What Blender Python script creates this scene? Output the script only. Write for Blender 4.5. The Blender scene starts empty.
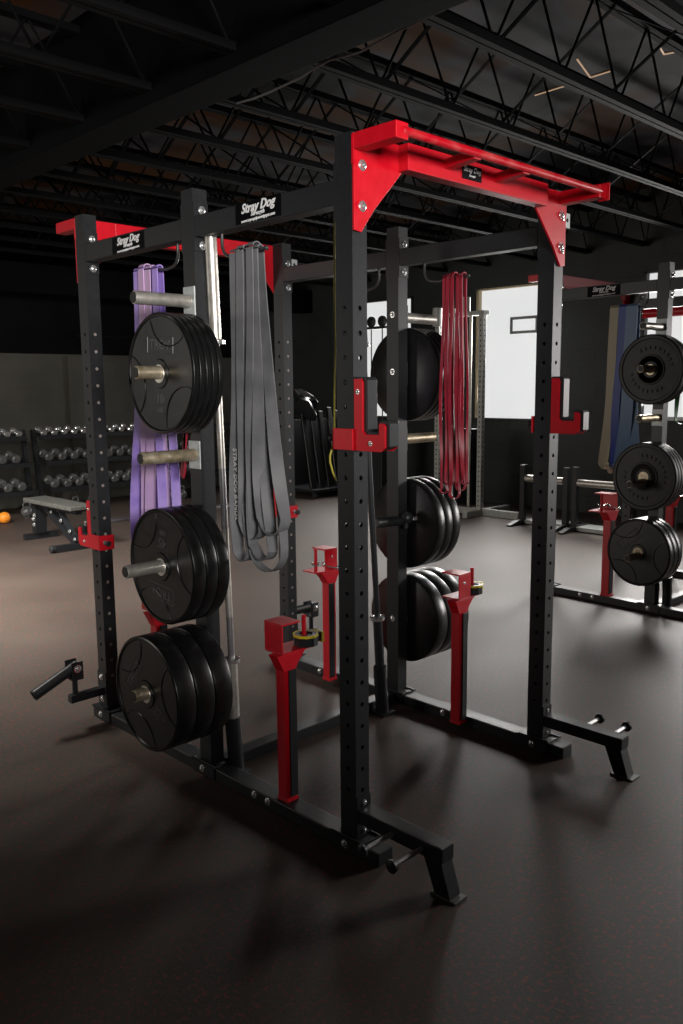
import bpy, bmesh, math, random
from mathutils import Vector, Matrix
random.seed(7)
scene = bpy.context.scene
col = scene.collection
PI = math.pi
V = Vector

# ------------------------------------------------------------------ materials
def mat(name, color, rough=.5, metal=0., spec=.5, emit=None, estr=0., coat=0.):
    m = bpy.data.materials.new(name); m.use_nodes = True
    b = m.node_tree.nodes['Principled BSDF']
    b.inputs['Base Color'].default_value = (*color, 1)
    b.inputs['Roughness'].default_value = rough
    b.inputs['Metallic'].default_value = metal
    b.inputs['Specular IOR Level'].default_value = spec
    b.inputs['Coat Weight'].default_value = coat
    if emit:
        b.inputs['Emission Color'].default_value = (*emit, 1)
        b.inputs['Emission Strength'].default_value = estr
    return m

def mottled(name, c1, c2, scale=20, rough=(.4, .6), metal=0., bump=0., detail=4, lo=.35, hi=.65, stretch=(1, 1, 1), spec=.5):
    m = mat(name, c1, rough[0], metal, spec); nt = m.node_tree; N = nt.nodes; L = nt.links
    b = N['Principled BSDF']
    tc = N.new('ShaderNodeTexCoord'); mp = N.new('ShaderNodeMapping'); mp.inputs['Scale'].default_value = stretch
    n = N.new('ShaderNodeTexNoise'); n.inputs['Scale'].default_value = scale; n.inputs['Detail'].default_value = detail
    L.new(tc.outputs['Object'], mp.inputs['Vector']); L.new(mp.outputs['Vector'], n.inputs['Vector'])
    r = N.new('ShaderNodeValToRGB'); r.color_ramp.elements[0].position = lo; r.color_ramp.elements[1].position = hi
    r.color_ramp.elements[0].color = (*c1, 1); r.color_ramp.elements[1].color = (*c2, 1)
    L.new(n.outputs['Fac'], r.inputs['Fac']); L.new(r.outputs['Color'], b.inputs['Base Color'])
    mr = N.new('ShaderNodeMapRange'); mr.inputs['To Min'].default_value = rough[0]; mr.inputs['To Max'].default_value = rough[1]
    L.new(n.outputs['Fac'], mr.inputs['Value']); L.new(mr.outputs['Result'], b.inputs['Roughness'])
    if bump:
        bp = N.new('ShaderNodeBump'); bp.inputs['Strength'].default_value = bump; bp.inputs['Distance'].default_value = .002
        L.new(n.outputs['Fac'], bp.inputs['Height']); L.new(bp.outputs['Normal'], b.inputs['Normal'])
    return m

M = {}
M['black'] = mottled('black_powder_coat', (.0075, .0085, .0105), (.011, .012, .0145), 60, (.40, .5), bump=.05)
M['red'] = mottled('red_powder_coat', (.52, .0012, .010), (.58, .002, .013), 30, (.34, .46), bump=.03)
M['redbar'] = mottled('worn_red_tube', (.50, .004, .014), (.58, .09, .085), 14, (.22, .35), lo=.45, hi=.75)
M['rubber'] = mottled('black_rubber_plate', (.0045, .0048, .005), (.008, .0082, .0085), 25, (.24, .38), bump=.04)
M['rubber_grey'] = mottled('worn_black_rubber', (.010, .0105, .010), (.020, .021, .019), 18, (.45, .6))
M['mark'] = mat('raised_rubber_lettering', (.06, .06, .06), .3)
M['zinc'] = mottled('zinc_steel', (.52, .50, .45), (.66, .63, .58), 30, (.30, .5), .75)
M['galv'] = mottled('galvanised_bracket', (.40, .43, .43), (.52, .55, .55), 30, (.4, .55), .3)
M['brass'] = mottled('worn_steel_peg', (.42, .34, .22), (.62, .54, .40), 40, (.3, .5), .7)
M['chrome'] = mat('bright_bolt', (.75, .76, .76), .25, .85)
M['steelbar'] = mottled('knurled_steel', (.36, .35, .36), (.55, .54, .55), 300, (.25, .4), .85, bump=.2)
M['uhmw'] = mat('black_plastic_liner', (.016, .018, .020), .4)
M['dull'] = mat('dull_scuffed_steel', (.13, .13, .12), .5, .4)
M['lit_hole'] = mat('lit_hole_grey', (.26, .22, .20), .5)
M['sticker'] = mat('black_sticker', (.001, .001, .002), .6, spec=.1)
M['white'] = mat('white_print', (.75, .75, .75), .5)
M['purple'] = mottled('purple_latex', (.29, .19, .60), (.40, .28, .70), 12, (.45, .55))
M['lilac'] = mottled('faded_lilac_latex', (.46, .30, .55), (.55, .37, .58), 10, (.5, .6))
M['grey_band'] = mottled('grey_latex', (.12, .122, .13), (.17, .172, .182), 10, (.5, .62))
M['red_band'] = mottled('red_latex', (.26, .009, .024), (.36, .015, .036), 10, (.35, .5))
M['tan'] = mat('tan_latex', (.42, .37, .27), .55)
M['blue'] = mat('blue_latex', (.04, .07, .32), .5)
M['sky'] = mat('light_blue_latex', (.14, .23, .38), .5)
M['green'] = mat('green_latex', (.02, .14, .04), .5)
M['yellow'] = mat('yellow_plastic', (.75, .60, .02), .45)
M['cord'] = mat('yellow_cord', (.42, .36, .04), .6)
M['orange'] = mat('orange_rubber', (.85, .28, .02), .5)
M['vinyl'] = mottled('worn_grey_vinyl', (.075, .075, .07), (.11, .11, .10), 25, (.4, .55))
M['grey_iron'] = mottled('grey_dumbbell_iron', (.06, .06, .06), (.13, .13, .13), 30, (.3, .5), .3)
M['lightsteel'] = mottled('light_grey_rack_steel', (.40, .42, .40), (.50, .51, .48), 20, (.4, .55), .2)
M['wood'] = mottled('pale_wood_trim', (.42, .33, .20), (.55, .45, .30), 12, (.5, .6), stretch=(1, 1, .2))
M['black_trim'] = mat('black_painted_trim', (.012, .012, .012), .5)
M['joist'] = mat('black_painted_steel', (.0035, .0037, .004), .8, spec=.1)
M['hook'] = mat('black_hook_steel', (.03, .03, .03), .4)
M['beam'] = mottled('black_painted_beam', (.0016, .0016, .0020), (.0026, .0026, .003), 3, (.8, .9), spec=.06)
M['conduit'] = mat('grey_cable', (.22, .23, .24), .5)
M['pane'] = mat('daylit_frosted_pane', (.25, .25, .25), .4, emit=(.985, 1., 1.), estr=.70)
M['gap'] = mat('daylight_gap', (.2, .15, .1), .5, emit=(1, .62, .36), estr=.35)

def floor_mat():
    m = mat('speckled_rubber_floor', (.03, .022, .02), .4, spec=.28); nt = m.node_tree; N = nt.nodes; L = nt.links
    b = N['Principled BSDF']; tc = N.new('ShaderNodeTexCoord')
    def noise(s, d=3, r=.5):
        n = N.new('ShaderNodeTexNoise'); n.inputs['Scale'].default_value = s; n.inputs['Detail'].default_value = d
        n.inputs['Roughness'].default_value = r; L.new(tc.outputs['Object'], n.inputs['Vector']); return n
    big = noise(.9, 4); fine = noise(110, 2); fleck = noise(60, 2, .6)
    r1 = N.new('ShaderNodeValToRGB'); r1.color_ramp.elements[0].position = .3; r1.color_ramp.elements[1].position = .7
    r1.color_ramp.elements[0].color = (.047, .0405, .034, 1); r1.color_ramp.elements[1].color = (.071, .061, .051, 1)
    L.new(big.outputs['Fac'], r1.inputs['Fac'])
    r2 = N.new('ShaderNodeValToRGB'); r2.color_ramp.elements[0].position = .55; r2.color_ramp.elements[1].position = .68
    r2.color_ramp.elements[0].color = (0, 0, 0, 1); r2.color_ramp.elements[1].color = (1, 1, 1, 1)
    L.new(fleck.outputs['Fac'], r2.inputs['Fac'])
    mx = N.new('ShaderNodeMix'); mx.data_type = 'RGBA'; mx.inputs[7].default_value = (.17, .045, .034, 1)
    L.new(r2.outputs['Color'], mx.inputs[0]); L.new(r1.outputs['Color'], mx.inputs[6])
    L.new(mx.outputs[2], b.inputs['Base Color'])
    mr = N.new('ShaderNodeMapRange'); mr.inputs['To Min'].default_value = .50; mr.inputs['To Max'].default_value = .68
    L.new(big.outputs['Fac'], mr.inputs['Value']); L.new(mr.outputs['Result'], b.inputs['Roughness'])
    bp = N.new('ShaderNodeBump'); bp.inputs['Strength'].default_value = .25; bp.inputs['Distance'].default_value = .002
    L.new(fine.outputs['Fac'], bp.inputs['Height']); L.new(bp.outputs['Normal'], b.inputs['Normal'])
    return m
M['floor'] = floor_mat()

def block_wall(name, c1, c2):
    m = mat(name, c1, .6); nt = m.node_tree; N = nt.nodes; L = nt.links; b = N['Principled BSDF']
    tc = N.new('ShaderNodeTexCoord'); n = N.new('ShaderNodeTexNoise'); n.inputs['Scale'].default_value = 2.2; n.inputs['Detail'].default_value = 5
    L.new(tc.outputs['Object'], n.inputs['Vector'])
    r = N.new('ShaderNodeValToRGB'); r.color_ramp.elements[0].color = (*c1, 1); r.color_ramp.elements[1].color = (*c2, 1)
    r.color_ramp.elements[0].position = .35; r.color_ramp.elements[1].position = .7
    L.new(n.outputs['Fac'], r.inputs['Fac']); L.new(r.outputs['Color'], b.inputs['Base Color'])
    # mortar lines of painted block work
    sx = N.new('ShaderNodeSeparateXYZ'); L.new(tc.outputs['Object'], sx.inputs[0])
    ad = N.new('ShaderNodeMath'); ad.operation = 'ADD'; L.new(sx.outputs[0], ad.inputs[0]); L.new(sx.outputs[1], ad.inputs[1])
    cb = N.new('ShaderNodeCombineXYZ'); L.new(ad.outputs[0], cb.inputs[0]); L.new(sx.outputs[2], cb.inputs[1])
    br = N.new('ShaderNodeTexBrick'); br.inputs['Scale'].default_value = 1.; br.inputs['Mortar Size'].default_value = .006
    br.inputs['Brick Width'].default_value = .4; br.inputs['Row Height'].default_value = .2; br.inputs['Mortar Smooth'].default_value = .4
    L.new(cb.outputs[0], br.inputs['Vector'])
    bp = N.new('ShaderNodeBump'); bp.inputs['Strength'].default_value = .35; bp.inputs['Distance'].default_value = .01; bp.invert = True
    L.new(br.outputs['Fac'], bp.inputs['Height']); L.new(bp.outputs['Normal'], b.inputs['Normal'])
    return m
M['wall_grey'] = block_wall('grey_painted_block', (.050, .048, .037), (.070, .067, .053))
M['wall_dark'] = block_wall('charcoal_painted_block', (.013, .0155, .016), (.021, .025, .0255))
M['wall_black'] = mottled('black_painted_wall', (.0020, .0020, .0024), (.0034, .0034, .004), 3, (.8, .9), spec=.1)

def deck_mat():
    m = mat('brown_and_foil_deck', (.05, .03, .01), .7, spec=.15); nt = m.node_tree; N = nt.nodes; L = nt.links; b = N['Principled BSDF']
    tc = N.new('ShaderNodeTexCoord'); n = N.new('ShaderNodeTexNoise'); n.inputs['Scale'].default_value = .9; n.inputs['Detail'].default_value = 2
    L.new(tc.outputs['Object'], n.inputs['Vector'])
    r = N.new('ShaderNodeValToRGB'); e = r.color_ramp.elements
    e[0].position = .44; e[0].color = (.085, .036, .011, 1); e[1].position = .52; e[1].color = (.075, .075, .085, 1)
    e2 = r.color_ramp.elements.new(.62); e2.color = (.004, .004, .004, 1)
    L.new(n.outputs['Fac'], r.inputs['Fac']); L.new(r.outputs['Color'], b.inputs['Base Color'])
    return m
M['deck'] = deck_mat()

# ------------------------------------------------------------------ mesh helpers
class MB:
    def __init__(s): s.bm = bmesh.new()
    def poly_box(s, c8):
        v = [s.bm.verts.new(p) for p in c8]
        for f in ((0, 3, 2, 1), (4, 5, 6, 7), (0, 1, 5, 4), (1, 2, 6, 5), (2, 3, 7, 6), (3, 0, 4, 7)):
            s.bm.faces.new([v[i] for i in f])
    def box(s, x0, x1, y0, y1, z0, z1, bev=0.):
        b2 = bmesh.new()
        v = [b2.verts.new(p) for p in ((x0, y0, z0), (x1, y0, z0), (x1, y1, z0), (x0, y1, z0), (x0, y0, z1), (x1, y0, z1), (x1, y1, z1), (x0, y1, z1))]
        for f in ((0, 3, 2, 1), (4, 5, 6, 7), (0, 1, 5, 4), (1, 2, 6, 5), (2, 3, 7, 6), (3, 0, 4, 7)): b2.faces.new([v[i] for i in f])
        if bev: bmesh.ops.bevel(b2, geom=b2.edges[:], offset=bev, segments=2, affect='EDGES', profile=.5)
        s.merge(b2); return s
    def merge(s, b2, mtx=None):
        if mtx is not None: b2.transform(mtx)
        me = bpy.data.meshes.new('tmp'); b2.to_mesh(me); b2.free(); s.bm.from_mesh(me); bpy.data.meshes.remove(me)
    def obox(s, a, b, w, h, up=(0, 0, 1), bev=0.):
        """bar of section w x h from a to b"""
        a, b, up = V(a), V(b), V(up); d = (b - a); L = d.length; d.normalize()
        r = d.cross(up).normalized(); u = r.cross(d).normalized()
        b2 = MB().box(-w / 2, w / 2, 0, L, -h / 2, h / 2, bev).bm
        mt = Matrix((( r.x, d.x, u.x, a.x), (r.y, d.y, u.y, a.y), (r.z, d.z, u.z, a.z), (0, 0, 0, 1)))
        s.merge(b2, mt); return s
    def lathe(s, a, axis, prof, n=32):
        """prof: (distance along axis, radius) list; closed with caps when radius>0 at ends"""
        a = V(a); ax = V(axis).normalized(); t = V((0, 0, 1)) if abs(ax.z) < .9 else V((1, 0, 0))
        r = ax.cross(t).normalized(); u = ax.cross(r).normalized(); rings = []
        for h, rad in prof:
            rings.append([s.bm.verts.new(a + ax * h + (r * math.cos(2 * PI * k / n) + u * math.sin(2 * PI * k / n)) * max(rad, 1e-5)) for k in range(n)])
        for p, q in zip(rings, rings[1:]):
            for k in range(n): s.bm.faces.new((p[k], p[(k + 1) % n], q[(k + 1) % n], q[k]))
        s.bm.faces.new(rings[0][::-1]); s.bm.faces.new(rings[-1]); return s
    def cyl(s, a, b, r, n=20, r2=None):
        d = V(b) - V(a); L = d.length; r2 = r if r2 is None else r2; e = min(r, r2, L / 2) * .12
        return s.lathe(a, d, [(0, r - e), (e, r), (L - e, r2), (L, r2 - e)], n)
    def sphere(s, c, r, n=16, sz=1.):
        c = V(c); return s.lathe(c - V((0, 0, r * sz)), (0, 0, 1), [(r * sz * (1 - math.cos(PI * i / 10)), r * math.sin(PI * i / 10)) for i in range(11)], n)
    def tube(s, pts, r, n=10):
        pts = [V(p) for p in pts]; rings = []; u = None
        for i, p in enumerate(pts):
            d = (pts[min(i + 1, len(pts) - 1)] - pts[max(i - 1, 0)]).normalized()
            if u is None: u = d.cross(V((.3, .5, .8))).normalized()
            u = (u - d * u.dot(d)).normalized(); w = d.cross(u)
            rings.append([s.bm.verts.new(p + (u * math.cos(2 * PI * k / n) + w * math.sin(2 * PI * k / n)) * r) for k in range(n)])
        for p, q in zip(rings, rings[1:]):
            for k in range(n): s.bm.faces.new((p[k], p[(k + 1) % n], q[(k + 1) % n], q[k]))
        s.bm.faces.new(rings[0][::-1]); s.bm.faces.new(rings[-1]); return s
    def prism(s, pts, off, bev=0.):
        """planar polygon extruded by vector off"""
        b2 = bmesh.new(); off = V(off)
        f = b2.faces.new([b2.verts.new(p) for p in pts])
        e = bmesh.ops.extrude_face_region(b2, geom=[f])
        bmesh.ops.translate(b2, vec=off, verts=[g for g in e['geom'] if isinstance(g, bmesh.types.BMVert)])
        if bev: bmesh.ops.bevel(b2, geom=b2.edges[:], offset=bev, segments=2, affect='EDGES', profile=.5)
        s.merge(b2); return s
    def ribbon(s, pts, wid, w, t, closed=True):
        """flat strip swept along pts; wid = width direction per point"""
        n = len(pts); rings = []
        for i in range(n):
            p = V(pts[i]); nx = V(pts[(i + 1) % n]); pv = V(pts[i - 1]); d = (nx - pv).normalized()
            wd = V(wid[i]); wd = (wd - d * wd.dot(d)).normalized(); th = d.cross(wd)
            rings.append([s.bm.verts.new(p + wd * a * w / 2 + th * b * t / 2) for a, b in ((-1, -1), (1, -1), (1, 1), (-1, 1))])
        for i in range(n if closed else n - 1):
            p, q = rings[i], rings[(i + 1) % n]
            for k in range(4): s.bm.faces.new((p[k], p[(k + 1) % 4], q[(k + 1) % 4], q[k]))
        return s
    def build(s, name, m, parent=None, smooth=False, loc=None):
        bmesh.ops.recalc_face_normals(s.bm, faces=s.bm.faces[:])
        me = bpy.data.meshes.new(name); 
        if loc is not None: s.bm.transform(Matrix.Translation(-V(loc)))
        s.bm.to_mesh(me); s.bm.free()
        for x in (m if isinstance(m, (list, tuple)) else [m]): me.materials.append(x)
        if smooth: me.shade_smooth() if hasattr(me, 'shade_smooth') else None
        if smooth: me.set_sharp_from_angle(angle=math.radians(35))
        o = bpy.data.objects.new(name, me); col.objects.link(o)
        if loc is not None: o.location = loc
        if parent: o.parent = parent
        return o

def tag(o, label, cat, group=None):
    o['label'] = label; o['category'] = cat
    if group: o['group'] = group
    return o
def thing(name, label, cat, loc=(0, 0, 0), rz=0., group=None):
    o = bpy.data.objects.new(name, None); o.empty_display_size = .1; col.objects.link(o)
    o.location = loc; o.rotation_euler = (0, 0, rz); return tag(o, label, cat, group)
def struct(o): o['kind'] = 'structure'; return o
def copy_tree(o, parent=None):
    c = o.copy(); col.objects.link(c); c.parent = parent
    for ch in list(o.children): copy_tree(ch, c)
    return c
def lettering(name, s, size, m, parent, org, xd, yd, depth=.0006, shear=0., bold=0., align='CENTER', space=1.):
    cu = bpy.data.curves.new('t', 'FONT'); cu.body = s; cu.size = size; cu.align_x = align; cu.align_y = 'CENTER'
    cu.shear = shear; cu.offset = bold; cu.extrude = depth; cu.resolution_u = 3; cu.space_character = space
    t = bpy.data.objects.new('t', cu); col.objects.link(t)
    dg = bpy.context.evaluated_depsgraph_get(); me = bpy.data.meshes.new_from_object(t.evaluated_get(dg))
    bpy.data.objects.remove(t); me.name = name; me.materials.clear(); me.materials.append(m)
    xd, yd = V(xd).normalized(), V(yd).normalized(); zd = xd.cross(yd); o3 = V(org)
    me.transform(Matrix(((xd.x, yd.x, zd.x, o3.x), (xd.y, yd.y, zd.y, o3.y), (xd.z, yd.z, zd.z, o3.z), (0, 0, 0, 1))))
    o = bpy.data.objects.new(name, me); col.objects.link(o)
    if parent: o.parent = parent
    return o

# ------------------------------------------------------------------ camera
f_px = 845.9
yaw, pitch, roll = -.776984, -.147544, -.009084
cy, sy, cp, sp = math.cos(yaw), math.sin(yaw), math.cos(pitch), math.sin(pitch)
fw = V((-sy * cp, cy * cp, sp)); rt = V((cy, sy, 0)); up = rt.cross(fw)
r2 = rt * math.cos(roll) + up * math.sin(roll); u2 = up * math.cos(roll) - rt * math.sin(roll)
cam = bpy.data.cameras.new('camera'); co = bpy.data.objects.new('camera', cam); col.objects.link(co)
co.matrix_world = Matrix(((r2.x, u2.x, -fw.x, -1.9442), (r2.y, u2.y, -fw.y, -1.9239), (r2.z, u2.z, -fw.z, 1.5795), (0, 0, 0, 1)))
cam.sensor_fit = 'VERTICAL'; cam.sensor_height = 36; cam.lens = f_px / 1024 * 36; cam.clip_start = .05
scene.camera = co

# ------------------------------------------------------------------ the room
RX, RY, LX, FY, CZ = 7.5, 9.2, -4.8, -6.5, 3.75
struct(MB().box(LX, RX, FY, RY, -.1, 0).build('floor', M['floor']))
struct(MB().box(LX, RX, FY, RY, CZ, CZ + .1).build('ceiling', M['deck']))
# back wall: grey lower part, black above
struct(MB().box(LX, RX, RY, RY + .2, 0, 2.05).build('wall_back', M['wall_grey']))
struct(MB().box(LX, RX, RY - .03, RY + .2, 2.05, CZ).build('trim_1', M['wall_black']))
struct(MB().box(LX - .2, LX, FY, RY, 0, CZ).build('wall_left', M['wall_dark']))
struct(MB().box(LX, RX, FY - .2, FY, 0, CZ).build('wall_front', M['wall_dark']))
# right wall with three window openings (y ranges)
wins = [(6.18, 7.60, 1.13, 2.84), (3.93, 5.06, 1.14, 2.84), (1.25, 2.72, 1.20, 2.84)]
w = MB(); ys = [FY] + [v for a in sorted(wins) for v in a[:2]] + [RY]
for i in range(0, len(ys), 2): w.box(RX, RX + .2, ys[i], ys[i + 1], 0, CZ)
for a, b, z0, z1 in wins: w.box(RX, RX + .2, a, b, 0, z0); w.box(RX, RX + .2, a, b, z1, CZ)
struct(w.build('wall_right', M['wall_dark']))
for n, (a, b, z0, z1) in enumerate(wins):
    root = bpy.data.objects.new('window_%d' % (n + 1), None); col.objects.link(root); root.location = (RX, (a + b) / 2, z0); struct(root)
    def W(mb, nm, m_):
        o = mb.build(nm, m_, root, loc=None); o.matrix_parent_inverse = Matrix.Translation(-V(root.location)); return o
    W(MB().box(RX + .06, RX + .07, a, b, z0, z1), 'pane', M['pane'])
    fr = MB(); t = .035
    fr.box(RX - .012, RX + .06, a, a + t, z0, z1).box(RX - .012, RX + .06, b - t, b, z0, z1)
    fr.box(RX - .012, RX + .06, a, b, z1 - t * .6, z1)
    W(fr, 'window_frame', M['wood'] if n == 1 else M['black_trim'])
    W(MB().box(RX - .04, RX + .06, a - .03, b + .03, z0 - .04, z0, .004), 'window_sill', M['galv'] if n == 2 else M['black_trim'])
    if n == 1:
        g = MB(); Y0, Y1, Z0, Z1 = 4.14, 4.56, 2.234, 2.45; q = .035
        g.box(RX + .045, RX + .06, Y0, Y1, Z0, Z0 + q).box(RX + .045, RX + .06, Y0, Y1, Z1 - q, Z1)
        g.box(RX + .045, RX + .06, Y0, Y0 + q, Z0 + q, Z1 - q).box(RX + .045, RX + .06, Y1 - q, Y1, Z0 + q, Z1 - q)
        W(g, 'notice_frame', M['conduit'])
# door panel and pipe on the back wall
d1 = MB(); x0, x1, z1 = 3.75, 4.95, 1.96
d1.box(x0, x1, RY - .02, RY, 0, z1).box(x0 - .06, x0, RY - .035, RY, 0, z1 + .06).box(x1, x1 + .06, RY - .035, RY, 0, z1 + .06).box(x0, x1, RY - .035, RY, z1, z1 + .06)
struct(d1.build('door_1', M['wall_grey']))
struct(MB().box(3.8, 6.6, RY - .10, RY - .03, 2.28, 2.33).box(3.95, 4.02, RY - .10, RY - .03, 2.1, 2.6).build('trim_2', M['joist']))
# tall dark pilasters on the back and right walls
struct(MB().box(RX - .35, RX, RY - .35, RY, 0, CZ).build('trim_3', M['wall_dark']))
# roof girder
struct(MB().box(.66, .92, FY, RY, 3.06, CZ - .05, .01).build('trim_4', M['beam']))
struct(MB().box(LX, RX, 8.3, 8.5, 2.75, 3.1).build('trim_5', M['beam']))
# open web joists running across the room
def joist(y, x0, x1, zb=3.14, zt=3.62):
    j = MB()
    for z in (zb, zt): j.obox((x0, y - .022, z), (x1, y - .022, z), .035, .04); j.obox((x0, y + .022, z), (x1, y + .022, z), .035, .04)
    n = max(2, int((x1 - x0) / .55)); s = (x1 - x0) / n
    for k in range(n):
        a = x0 + k * s
        j.cyl((a, y, zb), (a + s / 2, y, zt), .008, 6); j.cyl((a + s / 2, y, zt), (a + s, y, zb), .008, 6)
    return struct(j.build('ceiling_joist', M['joist']))
jy = -1.6
while jy < 8.2:
    joist(jy, .92, RX); 
    if jy > .2: joist(jy + .15, -4.7, .66)
    jy += .72
# bridging: light diagonal rods between the joists
for k, x in enumerate((1.55, 2.6, 3.8, 5.0, 6.2)):
    b = MB(); y = -1.6
    while y < 7.4:
        b.obox((x, y, 3.16), (x, y + .72, 3.60), .025, .006); b.obox((x, y, 3.60), (x, y + .72, 3.16), .025, .006); y += .72
    struct(b.build('ceiling_bridging', M['joist']))
b = MB(); b.tube([(1.07, 1.92, 3.10), (1.09, 1.8, 3.10), (1.088, 1.66, 3.10), (1.067, 1.40, 3.10), (1.03, 1.25, 3.10), (1.014, 1.134, 3.10), (1.048, .97, 3.10), (1.0, .68, 3.10), (.972, .337, 3.10), (.96, -.3, 3.10), (.97, -1.5, 3.1)], .006, 6)
struct(b.build('ceiling_cable', M['conduit']))
for pts in ([(3.47, 1.28), (3.85, 1.394), (3.842, 1.238)], [(3.685, .803), (3.819, .838), (3.847, .742)], [(3.885, 1.875), (3.871, 1.594)]):
    b = MB()
    for p, q in zip(pts, pts[1:]): b.obox((*p, CZ - .006), (*q, CZ - .006), .010, .006)
    struct(b.build('ceiling_gap', M['gap']))

# ------------------------------------------------------------------ the power rack
W_, D1, D2 = 1.15, .8325, 1.665
HX, HY = .032, .0373
RTOP, RBOT, MTOP = 2.34, .05, 2.313
def bolt_mesh():
    m = MB(); m.lathe((0, 0, 0), (0, 0, 1), [(0, .016), (.002, .016), (.0021, .0115), (.008, .0105), (.010, .006)], 12)
    m.cyl((0, 0, -.001), (0, 0, .012), .005, 8)
    o = m.build('bolt', M['chrome'], smooth=True); me = o.data; bpy.data.objects.remove(o); return me
BOLT = bolt_mesh()
def bolt(parent, p, n, s=1.):
    o = bpy.data.objects.new('bolt', BOLT); col.objects.link(o); o.parent = parent
    o.location = p; o.rotation_euler = V(n).to_track_quat('Z', 'Y').to_euler(); o.scale = (s, s, s); return o

def upright(name, cx, cy_, z0, z1, holes, parent):
    m = MB(); bm = m.bm; P = .0762; N = 16; hr = .0082
    hz = [.22 + P * k for k in range(22)] if holes else []
    def face(org, ud, wid, nrm):
        org, ud, nrm = V(org), V(ud), V(nrm); zz = V((0, 0, 1))
        def q(u, z): return bm.verts.new(org + ud * u + zz * (z))
        lo = hz[0] - P / 2 if hz else z1; hi = hz[-1] + P / 2 if hz else z1
        for a, b_ in ((z0, lo), (hi, z1)):
            if b_ - a > 1e-4: bm.faces.new((q(-wid / 2, a), q(wid / 2, a), q(wid / 2, b_), q(-wid / 2, b_)))
        for h in hz:
            oc, ic, rc = [], [], []
            for k in range(N):
                an = 2 * PI * k / N + PI / 4; c, s_ = math.cos(an), math.sin(an); mx = max(abs(c), abs(s_))
                oc.append(q(c / mx * wid / 2, h + s_ / mx * P / 2)); ic.append(q(c * hr, h + s_ * hr))
                rc.append(bm.verts.new(org + ud * (c * hr) + zz * (h + s_ * hr) - nrm * .005))
            for k in range(N):
                k2 = (k + 1) % N; bm.faces.new((oc[k], oc[k2], ic[k2], ic[k])); bm.faces.new((ic[k], ic[k2], rc[k2], rc[k]))
    face((cx, cy_ - HY, 0), (1, 0, 0), 2 * HX, (0, -1, 0)); face((cx, cy_ + HY, 0), (-1, 0, 0), 2 * HX, (0, 1, 0))
    face((cx - HX, cy_, 0), (0, -1, 0), 2 * HY, (-1, 0, 0)); face((cx + HX, cy_, 0), (0, 1, 0), 2 * HY, (1, 0, 0))
    for z in (z0, z1): bm.faces.new([bm.verts.new((cx + a * HX, cy_ + b_ * HY, z)) for a, b_ in ((-1, -1), (1, -1), (1, 1), (-1, 1))])
    # base flange
    m.box(cx - HX - .02, cx + HX + .02, cy_ - HY - .045, cy_ + HY + .045, z0, z0 + .007)
    return m.build(name, M['black'], parent)

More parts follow.
